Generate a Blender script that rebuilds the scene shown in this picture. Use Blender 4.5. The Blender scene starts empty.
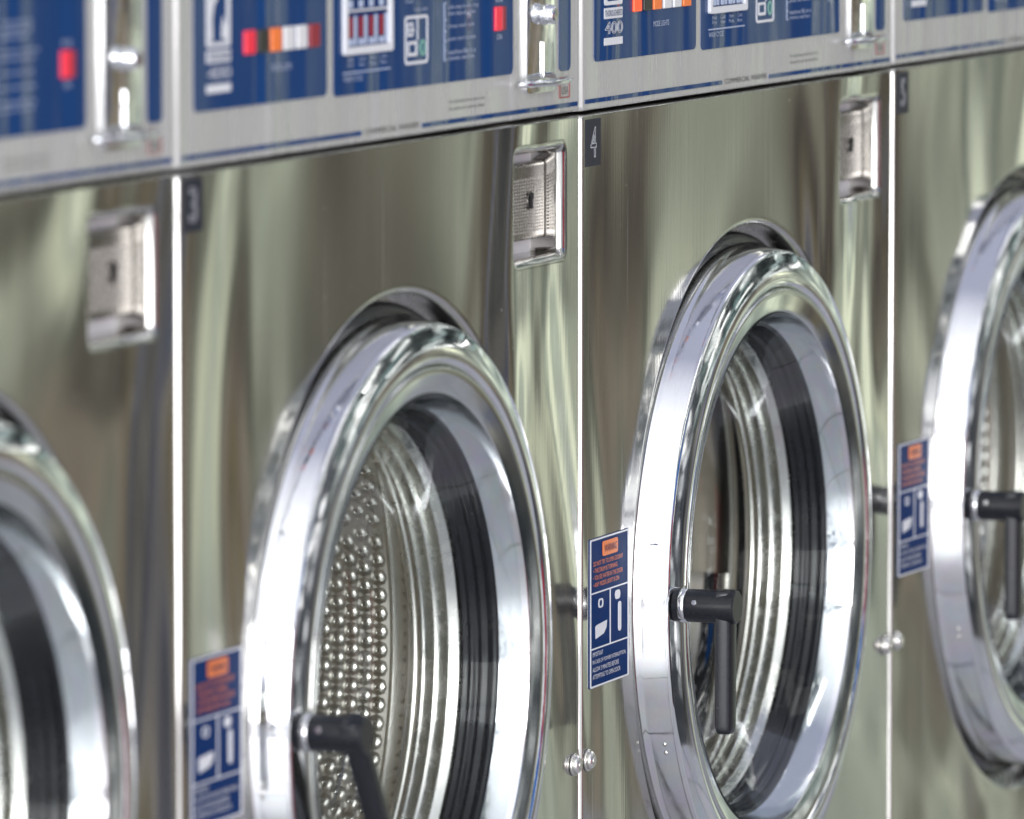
import bpy, bmesh, math, random
from mathutils import Vector, Matrix
random.seed(7)
PI = math.pi
SC = bpy.context.scene
COL = SC.collection
W, H = 0.66, 0.88            # pitch of the row, height of the seam under the control panels
XD, ZD = 0.3387, -0.3320     # door centre measured from the machine's left seam / the panel's top
OFF = Vector((-W / 2, 0, H))


# ------------------------------------------------------------------ materials
class NT:
    def __init__(s, name):
        s.m = bpy.data.materials.new(name); s.m.use_nodes = True
        s.t = s.m.node_tree; s.t.nodes.clear()
        s.out = s.n('ShaderNodeOutputMaterial')

    def n(s, typ, **kw):
        nd = s.t.nodes.new(typ)
        for k, v in kw.items():
            if k.startswith('i_'):
                key = k[2:]
                key = int(key) if key.isdigit() else key.replace('_', ' ')
                nd.inputs[key].default_value = v
            else:
                setattr(nd, k, v)
        return nd

    def l(s, a, b):
        s.t.links.new(a, b)


def ramp(t, stops, interp='LINEAR'):
    r = t.n('ShaderNodeValToRGB'); cr = r.color_ramp; cr.interpolation = interp
    while len(cr.elements) < len(stops): cr.elements.new(0.5)
    for e, (p, c) in zip(cr.elements, stops):
        e.position = p; e.color = (*c, 1) if len(c) == 3 else c
    return r


def simple(name, col, rough=0.4, metal=0.0, spec=0.5, coat=0.0, emit=None, estr=1.0, noise=0.0, nscale=60.0):
    t = NT(name); p = t.n('ShaderNodeBsdfPrincipled')
    p.inputs['Base Color'].default_value = (*col, 1); p.inputs['Roughness'].default_value = rough
    p.inputs['Metallic'].default_value = metal; p.inputs['Specular IOR Level'].default_value = spec
    p.inputs['Coat Weight'].default_value = coat; p.inputs['Coat Roughness'].default_value = 0.08
    if emit:
        p.inputs['Emission Color'].default_value = (*emit, 1); p.inputs['Emission Strength'].default_value = estr
    g = t.n('ShaderNodeNewGeometry')
    nz = t.n('ShaderNodeTexNoise', i_Scale=nscale, i_Detail=4.0)
    t.l(g.outputs['Position'], nz.inputs['Vector'])
    mr = t.n('ShaderNodeMapRange', i_3=max(0.02, rough - 0.08), i_4=min(1, rough + 0.08))
    t.l(nz.outputs['Fac'], mr.inputs[0]); t.l(mr.outputs[0], p.inputs['Roughness'])
    if noise:
        mx = t.n('ShaderNodeMix', data_type='RGBA')
        mx.inputs['A'].default_value = (*[c * (1 - noise) for c in col], 1)
        mx.inputs['B'].default_value = (*[min(1, c * (1 + noise)) for c in col], 1)
        t.l(nz.outputs['Fac'], mx.inputs['Factor']); t.l(mx.outputs['Result'], p.inputs['Base Color'])
    t.l(p.outputs[0], t.out.inputs[0])
    return t.m


def steel_panel(name, col, rough, wav=1.0, wavy_x=5.0, specks=True, metal=1.0, spec=0.5, grain=0.10, front=False, wavy_z=1.1):
    """brushed stainless sheet: faint oil-canning, vertical grain, wipe marks and dust specks"""
    t = NT(name); p = t.n('ShaderNodeBsdfPrincipled')
    p.inputs['Metallic'].default_value = metal; p.inputs['Specular IOR Level'].default_value = spec
    g = t.n('ShaderNodeNewGeometry')
    # oil canning (long, mostly vertical waves)
    m1 = t.n('ShaderNodeMapping'); m1.inputs['Scale'].default_value = (wavy_x, 1.0, wavy_z)
    t.l(g.outputs['Position'], m1.inputs['Vector'])
    n1 = t.n('ShaderNodeTexNoise', i_Scale=1.0, i_Detail=1.5, i_Roughness=0.45, i_Distortion=1.3)
    t.l(m1.outputs[0], n1.inputs['Vector'])
    b1 = t.n('ShaderNodeBump', i_Strength=1.0, i_Distance=0.013 * wav)
    t.l(n1.outputs['Fac'], b1.inputs['Height'])

    def mth(op, a, b=None, c=None):
        q = t.n('ShaderNodeMath', operation=op)
        for i_, v_ in enumerate((a, b, c)):
            if v_ is None: continue
            if isinstance(v_, (int, float)): q.inputs[i_].default_value = v_
            else: t.l(v_, q.inputs[i_])
        return q.outputs[0]
    if front:
        tc = t.n('ShaderNodeTexCoord'); so = t.n('ShaderNodeSeparateXYZ'); t.l(tc.outputs['Object'], so.inputs[0])
        X, Z = so.outputs['X'], so.outputs['Z']
        dx = mth('SUBTRACT', X, XD - W / 2); dz = mth('SUBTRACT', Z, ZD + H)
        r_ = mth('SQRT', mth('ADD', mth('MULTIPLY', dx, dx), mth('MULTIPLY', dz, dz)))
        wob = mth('MULTIPLY', mth('SUBTRACT', n1.outputs['Fac'], 0.5), 0.05)
        dish = mth('MULTIPLY', mth('EXPONENT', mth('DIVIDE', mth('SUBTRACT', 0.243, mth('ADD', r_, wob)), 0.045)), -0.0004)
        lam = mth('ADD', mth('MULTIPLY', mth('MAXIMUM', mth('SUBTRACT', H, mth('ADD', Z, mth('MULTIPLY', wob, 2.0))), 0.0), 0.17), 0.018)      # the bend opens out downwards
        left = mth('MULTIPLY', mth('MULTIPLY', mth('EXPONENT', mth('DIVIDE', mth('MULTIPLY', mth('ADD', X, W / 2), -1.0), lam)), lam), -0.055)
        cx_, cz_ = mth('DIVIDE', mth('SUBTRACT', X, 0.587 - W / 2), 0.062), mth('DIVIDE', mth('SUBTRACT', Z, H - 0.055), 0.056)
        e4 = mth('ADD', mth('POWER', mth('ABSOLUTE', cx_), 4.0), mth('POWER', mth('ABSOLUTE', cz_), 4.0))
        press = mth('MULTIPLY', mth('EXPONENT', mth('MULTIPLY', e4, -0.8)), -0.0012)
        tot = mth('ADD', mth('ADD', dish, left), press)
        b0 = t.n('ShaderNodeBump', i_Strength=1.0, i_Distance=1.0); t.l(tot, b0.inputs['Height']); t.l(b0.outputs[0], b1.inputs['Normal'])
    # grain
    m2 = t.n('ShaderNodeMapping'); m2.inputs['Scale'].default_value = (420, 420, 5)
    t.l(g.outputs['Position'], m2.inputs['Vector'])
    n2 = t.n('ShaderNodeTexNoise', i_Scale=1.0, i_Detail=2.0)
    t.l(m2.outputs[0], n2.inputs['Vector'])
    b2 = t.n('ShaderNodeBump', i_Strength=grain, i_Distance=0.0004)
    t.l(n2.outputs['Fac'], b2.inputs['Height']); t.l(b1.outputs[0], b2.inputs['Normal'])
    t.l(b2.outputs[0], p.inputs['Normal'])
    # wipe marks change the gloss
    m3 = t.n('ShaderNodeMapping'); m3.inputs['Scale'].default_value = (26, 26, 2.2)
    t.l(g.outputs['Position'], m3.inputs['Vector'])
    n3 = t.n('ShaderNodeTexNoise', i_Scale=1.0, i_Detail=5.0, i_Roughness=0.6)
    t.l(m3.outputs[0], n3.inputs['Vector'])
    mr = t.n('ShaderNodeMapRange', i_1=0.3, i_2=0.7, i_3=rough * 0.7, i_4=rough * 1.5)
    t.l(n3.outputs['Fac'], mr.inputs[0]); t.l(mr.outputs[0], p.inputs['Roughness'])
    base = t.n('ShaderNodeMix', data_type='RGBA')
    base.inputs['A'].default_value = (*[c * 0.93 for c in col], 1); base.inputs['B'].default_value = (*[min(1, c * 1.05) for c in col], 1)
    t.l(n3.outputs['Fac'], base.inputs['Factor'])
    t.l(base.outputs['Result'], p.inputs['Base Color'])
    last = p.outputs[0]
    if front:      # hazy second lobe: the bloom of a much-wiped surface
        hz = t.n('ShaderNodeBsdfGlossy'); hz.inputs['Color'].default_value = (*col, 1); hz.inputs['Roughness'].default_value = 0.30
        t.l(b1.outputs[0], hz.inputs['Normal'])
        hx = t.n('ShaderNodeMixShader', i_0=0.13); t.l(last, hx.inputs[1]); t.l(hz.outputs[0], hx.inputs[2]); last = hx.outputs[0]
    if front:      # fine vertical scratches that have lost their gloss
        m4 = t.n('ShaderNodeMapping'); m4.inputs['Scale'].default_value = (170, 170, 3.5); t.l(g.outputs['Position'], m4.inputs['Vector'])
        n4 = t.n('ShaderNodeTexNoise', i_Scale=1.0, i_Detail=1.0); t.l(m4.outputs[0], n4.inputs['Vector'])
        s4 = t.n('ShaderNodeMapRange', i_1=0.66, i_2=0.78, i_3=0.0, i_4=0.20); t.l(n4.outputs['Fac'], s4.inputs[0])
        d4 = t.n('ShaderNodeBsdfDiffuse'); d4.inputs[0].default_value = (0.62, 0.60, 0.55, 1)
        x4 = t.n('ShaderNodeMixShader'); t.l(s4.outputs[0], x4.inputs[0]); t.l(last, x4.inputs[1]); t.l(d4.outputs[0], x4.inputs[2]); last = x4.outputs[0]
    if specks:
        v = t.n('ShaderNodeTexVoronoi', i_Scale=95.0, i_Randomness=1.0)
        t.l(g.outputs['Position'], v.inputs['Vector'])
        sep = t.n('ShaderNodeSeparateColor'); t.l(v.outputs['Color'], sep.inputs[0])
        thr = t.n('ShaderNodeMath', operation='MULTIPLY_ADD'); thr.inputs[1].default_value = 0.42; thr.inputs[2].default_value = -0.36
        t.l(sep.outputs[0], thr.inputs[0])
        lt = t.n('ShaderNodeMath', operation='LESS_THAN'); t.l(v.outputs['Distance'], lt.inputs[0]); t.l(thr.outputs[0], lt.inputs[1])
        half = t.n('ShaderNodeMath', operation='MULTIPLY'); half.inputs[1].default_value = 0.5; t.l(lt.outputs[0], half.inputs[0])
        d = t.n('ShaderNodeBsdfDiffuse'); d.inputs[0].default_value = (0.75, 0.75, 0.72, 1)
        mx = t.n('ShaderNodeMixShader'); t.l(half.outputs[0], mx.inputs[0]); t.l(last, mx.inputs[1]); t.l(d.outputs[0], mx.inputs[2])
        last = mx.outputs[0]
    t.l(last, t.out.inputs[0])
    return t.m


def chrome(name, col=(0.86, 0.87, 0.88), rough=0.045, wob=0.0, wscale=30.0):
    t = NT(name); p = t.n('ShaderNodeBsdfPrincipled')
    p.inputs['Base Color'].default_value = (*col, 1); p.inputs['Metallic'].default_value = 1
    g = t.n('ShaderNodeNewGeometry')
    nz = t.n('ShaderNodeTexNoise', i_Scale=55.0, i_Detail=6.0, i_Roughness=0.65); t.l(g.outputs['Position'], nz.inputs['Vector'])
    mr = t.n('ShaderNodeMapRange', i_1=0.35, i_2=0.78, i_3=rough * 0.5, i_4=rough * 3.4); t.l(nz.outputs['Fac'], mr.inputs[0]); t.l(mr.outputs[0], p.inputs['Roughness'])
    if wob:
        n2 = t.n('ShaderNodeTexNoise', i_Scale=wscale, i_Detail=2.0); t.l(g.outputs['Position'], n2.inputs['Vector'])
        b = t.n('ShaderNodeBump', i_Strength=1.0, i_Distance=wob); t.l(n2.outputs['Fac'], b.inputs['Height']); t.l(b.outputs[0], p.inputs['Normal'])
    # a thin film of dried soap and handling, heavier in streaks
    mf = t.n('ShaderNodeMapping'); mf.inputs['Scale'].default_value = (28, 28, 9); t.l(g.outputs['Position'], mf.inputs['Vector'])
    nf = t.n('ShaderNodeTexNoise', i_Scale=1.0, i_Detail=8.0, i_Roughness=0.7, i_Distortion=0.8); t.l(mf.outputs[0], nf.inputs['Vector'])
    ff = t.n('ShaderNodeMapRange', i_1=0.50, i_2=0.80, i_3=0.015, i_4=0.22); t.l(nf.outputs['Fac'], ff.inputs[0])
    df = t.n('ShaderNodeBsdfDiffuse'); df.inputs[0].default_value = (0.42, 0.41, 0.40, 1)
    xf = t.n('ShaderNodeMixShader'); t.l(ff.outputs[0], xf.inputs[0]); t.l(p.outputs[0], xf.inputs[1]); t.l(df.outputs[0], xf.inputs[2])
    t.l(xf.outputs[0], t.out.inputs[0])
    return t.m


def glass_mat():
    t = NT('door_glass'); tr = t.n('ShaderNodeBsdfTransparent'); tr.inputs[0].default_value = (0.93, 0.96, 0.95, 1)
    gl = t.n('ShaderNodeBsdfGlossy'); gl.inputs['Roughness'].default_value = 0.02
    fr = t.n('ShaderNodeFresnel', i_IOR=1.5)
    k = t.n('ShaderNodeMath', operation='MULTIPLY'); k.inputs[1].default_value = 0.13; t.l(fr.outputs[0], k.inputs[0])
    mx = t.n('ShaderNodeMixShader'); t.l(k.outputs[0], mx.inputs[0]); t.l(tr.outputs[0], mx.inputs[1]); t.l(gl.outputs[0], mx.inputs[2])
    t.l(mx.outputs[0], t.out.inputs[0])
    return t.m


def floor_mat():
    t = NT('floor_tile'); p = t.n('ShaderNodeBsdfPrincipled')
    g = t.n('ShaderNodeNewGeometry')
    br = t.n('ShaderNodeTexBrick', i_Scale=1.0, offset=0.0)
    br.inputs['Color1'].default_value = (0.50, 0.50, 0.53, 1); br.inputs['Color2'].default_value = (0.57, 0.57, 0.60, 1)
    br.inputs['Mortar'].default_value = (0.16, 0.16, 0.17, 1)
    br.inputs['Mortar Size'].default_value = 0.006; br.inputs['Brick Width'].default_value = 0.45; br.inputs['Row Height'].default_value = 0.45
    t.l(g.outputs['Position'], br.inputs['Vector'])
    nz = t.n('ShaderNodeTexNoise', i_Scale=9.0, i_Detail=6.0); t.l(g.outputs['Position'], nz.inputs['Vector'])
    mx = t.n('ShaderNodeMix', data_type='RGBA', blend_type='MULTIPLY'); mx.inputs['Factor'].default_value = 0.35
    t.l(br.outputs['Color'], mx.inputs['A']); t.l(nz.outputs['Color'], mx.inputs['B']); t.l(mx.outputs['Result'], p.inputs['Base Color'])
    p.inputs['Roughness'].default_value = 0.2
    t.l(p.outputs[0], t.out.inputs[0]); return t.m


M = {}
M['steel'] = steel_panel('brushed_stainless', (0.60, 0.592, 0.56), 0.085, wav=1.75, wavy_x=2.9, wavy_z=1.4, front=True, grain=0.10)
M['console'] = steel_panel('console_film', (0.60, 0.595, 0.575), 0.24, wav=0.7, wavy_x=11.0, specks=False, metal=0.30, spec=0.4, grain=0.03)
M['recess'] = chrome('recess_edge_steel', (0.55, 0.54, 0.52), 0.14)
M['cabinet'] = simple('cabinet_grey', (0.36, 0.37, 0.38), 0.45, 0.2, noise=0.1)
M['chrome'] = chrome('door_chrome', wob=0.00025, wscale=22)
M['chrome_small'] = chrome('bright_chrome', rough=0.06, wob=0.0002, wscale=60)
M['trim'] = simple('trim_steel', (0.66, 0.68, 0.66), 0.12, 1.0)
M['sleeve'] = chrome('sleeve_steel', (0.80, 0.81, 0.83), 0.07, wob=0.0006, wscale=18)
M['rubber'] = simple('black_rubber', (0.010, 0.010, 0.013), 0.17, spec=0.38, noise=0.3)
M['plastic'] = simple('black_plastic', (0.011, 0.0125, 0.017), 0.24, spec=0.45, noise=0.2, nscale=300)
M['drum'] = steel_panel('drum_steel', (0.84, 0.81, 0.75), 0.22, wav=0.3, wavy_x=9.0, specks=False)
M['dark'] = simple('dark_void', (0.012, 0.012, 0.013), 0.7)
M['glass'] = glass_mat()
M['blue'] = steel_panel('blue_overlay', (0.007, 0.047, 0.168), 0.15, wav=0.8, wavy_x=12.0, specks=False, metal=0.0, spec=0.22, grain=0.0)
M['navy'] = simple('navy_label', (0.003, 0.028, 0.125), 0.45, spec=0.03, noise=0.1)
M['slate'] = simple('slate_label', (0.022, 0.024, 0.038), 0.35, spec=0.12, noise=0.1)
M['white'] = simple('white_ink', (0.78, 0.79, 0.82), 0.35)
M['tag_ink'] = simple('tag_ink', (0.60, 0.61, 0.65), 0.5)
M['pale'] = simple('pale_blue_ink', (0.48, 0.55, 0.72), 0.4)
M['orange'] = simple('orange_ink', (0.85, 0.21, 0.035), 0.4)
M['grey_ink'] = simple('grey_ink', (0.10, 0.105, 0.10), 0.5)
M['red_ink'] = simple('red_ink', (0.30, 0.07, 0.06), 0.5)
M['lens_red'] = simple('red_lens', (0.62, 0.012, 0.04), 0.25, emit=(0.9, 0.015, 0.05), estr=0.35)
M['lens_dim'] = simple('dull_red_lens', (0.30, 0.01, 0.03), 0.25)
M['lens_lit'] = simple('lit_orange_lens', (0.80, 0.10, 0.03), 0.25, emit=(1.0, 0.10, 0.02), estr=0.45)
M['lens_orange'] = simple('orange_lens', (0.75, 0.17, 0.03), 0.25, emit=(1.0, 0.2, 0.03), estr=0.2)
M['lens_white'] = simple('white_lens', (0.80, 0.80, 0.80), 0.25, noise=0.04)
M['lens_black'] = simple('dark_lens', (0.02, 0.018, 0.016), 0.3)
M['green'] = simple('green_ink', (0.22, 0.48, 0.38), 0.4)
M['bolt'] = chrome('bolt_steel', (0.85, 0.84, 0.80), 0.14)
M['cast'] = simple('cast_plate', (0.25, 0.232, 0.215), 0.27, 1.0, noise=0.1, nscale=200)
M['frosted'] = simple('recess_steel', (0.74, 0.72, 0.74), 0.55, 0.0, spec=0.15, noise=0.08, nscale=120)
M['lip'] = chrome('tub_lip_steel', (0.78, 0.76, 0.72), 0.15, wob=0.0006, wscale=26)


# ------------------------------------------------------------------ mesh helpers
def finish(name, bm, mat, parent=None, smooth=False, sharp=None, off=True):
    if off: bmesh.ops.translate(bm, verts=bm.verts, vec=OFF)
    me = bpy.data.meshes.new(name)
    if smooth:
        for f in bm.faces: f.smooth = True
    bm.to_mesh(me); bm.free()
    me.materials.append(mat)
    if sharp is not None: me.set_sharp_from_angle(angle=math.radians(sharp))
    o = bpy.data.objects.new(name, me); COL.objects.link(o)
    if parent: o.parent = parent
    return o


def box(bm, x0, x1, y0, y1, z0, z1, bev=0.0, seg=2):
    r = bmesh.ops.create_cube(bm, size=1)
    for v in r['verts']:
        v.co = Vector((x0 + (v.co.x + .5) * (x1 - x0), y0 + (v.co.y + .5) * (y1 - y0), z0 + (v.co.z + .5) * (z1 - z0)))
    if bev:
        es = list({e for v in r['verts'] for e in v.link_edges})
        bmesh.ops.bevel(bm, geom=es, offset=bev, segments=seg, profile=0.5, affect='EDGES')


def lathe(bm, prof, cx, cz, n=160, a0=0.0, a1=2 * PI, flip=False):
    """prof: (radius, p) with p towards the viewer (y = -p)"""
    full = abs(a1 - a0 - 2 * PI) < 1e-6
    rows = []
    cnt = n if full else n + 1
    for i in range(cnt):
        a = a0 + (a1 - a0) * i / n
        rows.append([bm.verts.new((cx + r * math.cos(a), -p, cz + r * math.sin(a))) for r, p in prof])
    for i in range(n):
        A, B = rows[i], rows[(i + 1) % cnt]
        for j in range(len(prof) - 1):
            q = (A[j], A[j + 1], B[j + 1], B[j])
            try: bm.faces.new(q[::-1] if flip else q)
            except ValueError: pass


def rrect(x0, x1, z0, z1, r, n=6):
    pts = []
    for cx, cz, a in ((x1 - r, z1 - r, 0), (x0 + r, z1 - r, 90), (x0 + r, z0 + r, 180), (x1 - r, z0 + r, 270)):
        for i in range(n + 1):
            t = math.radians(a + 90 * i / n); pts.append((cx + r * math.cos(t), cz + r * math.sin(t)))
    return pts


def plate(bm, pts, y0, y1):
    """flat polygon in the x-z plane, front at y0 (towards viewer), back at y1"""
    f = [bm.verts.new((x, y0, z)) for x, z in pts]; b = [bm.verts.new((x, y1, z)) for x, z in pts]
    n = len(pts); bm.faces.new(f)
    bm.faces.new(b[::-1])
    for i in range(n): bm.faces.new((f[i], b[i], b[(i + 1) % n], f[(i + 1) % n]))


def frame_plate(bm, outer, inner, y0, y1):
    n = len(outer)
    fo = [bm.verts.new((x, y0, z)) for x, z in outer]; fi = [bm.verts.new((x, y0, z)) for x, z in inner]
    bo = [bm.verts.new((x, y1, z)) for x, z in outer]; bi = [bm.verts.new((x, y1, z)) for x, z in inner]
    for i in range(n):
        j = (i + 1) % n
        bm.faces.new((fo[i], fo[j], fi[j], fi[i])); bm.faces.new((fo[i], bo[i], bo[j], fo[j])); bm.faces.new((fi[i], fi[j], bi[j], bi[i]))


def roll_edge(bm, loop, r, depth, inward):
    """rounded-over sheet edge along a closed loop of (x,z); inward=True for the sheet's outer border"""
    n = len(loop)
    area = sum(loop[i][0] * loop[(i + 1) % n][1] - loop[(i + 1) % n][0] * loop[i][1] for i in range(n))
    sg = 1 if area > 0 else -1
    nor = []
    for i in range(n):
        ax, az = loop[i - 1]; bx, bz = loop[(i + 1) % n]
        dx, dz = bx - ax, bz - az; L = math.hypot(dx, dz) or 1
        nor.append((dz / L * sg, -dx / L * sg))       # away from the loop's inside
    k = 1 if inward else -1
    d_ = r * (1.8 if inward else 1.0); w_ = r * (0.66 if inward else 1.0)
    prof = [(-0.0004, 0)] + [(w_ * math.sin(t), d_ - d_ * math.cos(t)) for t in [PI / 2 * i / 9 for i in range(10)]] + [(w_, d_ + 0.002), (w_, depth)]
    rows = []
    for i in range(n):
        x, z = loop[i]
        g = 0.5 + 0.5 * abs(nor[i][0]) if inward else 1.0       # the top and bottom edges are folded tighter
        rows.append([bm.verts.new((x + nor[i][0] * k * d * g, y if y == depth else y * g, z + nor[i][1] * k * d * g)) for d, y in prof])
    for i in range(n):
        A, B = rows[i], rows[(i + 1) % n]
        for j in range(len(prof) - 1):
            f = bm.faces.new((A[j], A[j + 1], B[j + 1], B[j])); f.smooth = True


def sheet(name, outer, holes, mat, parent, rolls, depth=0.03):
    """flat sheet with holes and rolled edges. outer/holes are loops of the FLAT part, rolls their edge radii"""
    bm = bmesh.new()
    eds = []
    for lp in [outer] + holes:
        vs = [bm.verts.new((x, 0, z)) for x, z in lp]
        for i in range(len(vs)): eds.append(bm.edges.new((vs[i], vs[(i + 1) % len(vs)])))
    bmesh.ops.triangle_fill(bm, use_beauty=True, use_dissolve=False, edges=eds, normal=(0, -1, 0))
    roll_edge(bm, outer, rolls[0], depth, True)
    for h, r in zip(holes, rolls[1:]): roll_edge(bm, h, r, depth, False)
    bmesh.ops.recalc_face_normals(bm, faces=bm.faces)
    for f in bm.faces:
        if f.normal.y > 0.9: f.normal_flip()
    return finish(name, bm, mat, parent)


def circ(cx, cz, r, n=160):
    return [(cx + r * math.cos(2 * PI * i / n), cz + r * math.sin(2 * PI * i / n)) for i in range(n)]


def cyl(bm, c, axis, r0, r1, L, n=24, cap=True, bev=0.0):
    ax = Vector(axis).normalized(); u = ax.orthogonal().normalized(); v = ax.cross(u); c = Vector(c)
    rings = [(0, r0 - bev), (bev, r0), (L - bev, r1), (L, r1 - bev)] if bev else [(0, r0), (L, r1)]
    vs = [[bm.verts.new(c + ax * l + (u * math.cos(2 * PI * i / n) + v * math.sin(2 * PI * i / n)) * r) for i in range(n)] for l, r in rings]
    for a, b in zip(vs[:-1], vs[1:]):
        for i in range(n):
            f = bm.faces.new((a[i], a[(i + 1) % n], b[(i + 1) % n], b[i])); f.smooth = True
    if cap: bm.faces.new(vs[0][::-1]); bm.faces.new(vs[-1])


def text_into(bm, s, x0, x1, z0, z1, y, outline=0.0):
    """flat lettering fitted into a box on the x-z plane, facing the viewer"""
    cu = bpy.data.curves.new('lettering', 'FONT'); cu.body = s; cu.size = 1.0
    cu.resolution_u = 3
    if outline: cu.fill_mode = 'NONE'; cu.bevel_depth = outline; cu.bevel_resolution = 1
    o = bpy.data.objects.new('lettering', cu); COL.objects.link(o)
    dg = bpy.context.evaluated_depsgraph_get(); dg.update()
    me = bpy.data.meshes.new_from_object(o.evaluated_get(dg))
    xs = [v.co.x for v in me.vertices]; ys = [v.co.y for v in me.vertices]
    if xs:
        ax, bx, ay, by = min(xs), max(xs), min(ys), max(ys)
        for v in me.vertices:
            zz = v.co.z
            v.co = Vector((x0 + (v.co.x - ax) / (bx - ax) * (x1 - x0), y - zz * 0.01, z0 + (v.co.y - ay) / (by - ay) * (z1 - z0)))
        bm.from_mesh(me)
    bpy.data.meshes.remove(me); bpy.data.objects.remove(o); bpy.data.curves.remove(cu)


def tag(o, label, cat, group=None):
    o['label'] = label; o['category'] = cat
    if group: o['group'] = group


def copy_tree(o, parent=None):
    c = o.copy(); COL.objects.link(c); c.parent = parent
    for ch in list(o.children): copy_tree(ch, c)
    return c


# ------------------------------------------------------------------ parts of a washer
Y_INK = 0.0005


def make_front(root):
    out = rrect(0.0045, W - 0.0045, -0.84, -0.0024, 0.002, 3)
    sheet('front_panel', out, [circ(XD, ZD - .0005, 0.2435), rrect(0.5360, 0.6345, -0.0935, -0.0155, 0.009)], M['steel'], root, (0.0040, 0.0045, 0.0060))


def make_cabinet(root):
    bm = bmesh.new()
    box(bm, 0.0035, W - 0.0035, 0.31, 0.72, -0.86, 0.215, 0.004)
    box(bm, 0.0035, 0.0055, 0.031, 0.3095, -0.86, 0.215); box(bm, W - 0.0055, W - 0.0035, 0.031, 0.3095, -0.86, 0.215)
    box(bm, 0.0060, W - 0.0060, 0.031, 0.3095, 0.2, 0.2145); box(bm, 0.0060, W - 0.0060, 0.012, 0.3095, -0.875, -0.846)
    for x in (0.05, W - 0.05):
        for y in (0.08, 0.66): cyl(bm, (x, y, -H), (0, 0, 1), 0.02, 0.015, 0.03, 16)
    finish('cabinet', bm, M['cabinet'], root)
    bm = bmesh.new()       # recessed steel ring behind the door opening
    lathe(bm, [(0.262, 0.0), (0.262, -0.022), (0.205, -0.022)], XD, ZD)
    lathe(bm, [(0.2441, -0.0185), (0.232, -0.0195), (0.205, -0.0195)], XD, ZD)
    bmesh.ops.recalc_face_normals(bm, faces=bm.faces)
    finish('opening_recess', bm, M['recess'], root, True, 30)
    bm = bmesh.new()  # dark ring added to deepen the contact shadow round the door
    lathe(bm, [(0.2335, -0.0190), (0.2325, -0.0150), (0.2295, -0.0120), (0.2262, -0.0115), (0.2230, -0.0130), (0.2180, -0.0185)], XD, ZD)
    bmesh.ops.recalc_face_normals(bm, faces=bm.faces)
    finish('door_shadow_ring', bm, M['rubber'], root, True)


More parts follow.
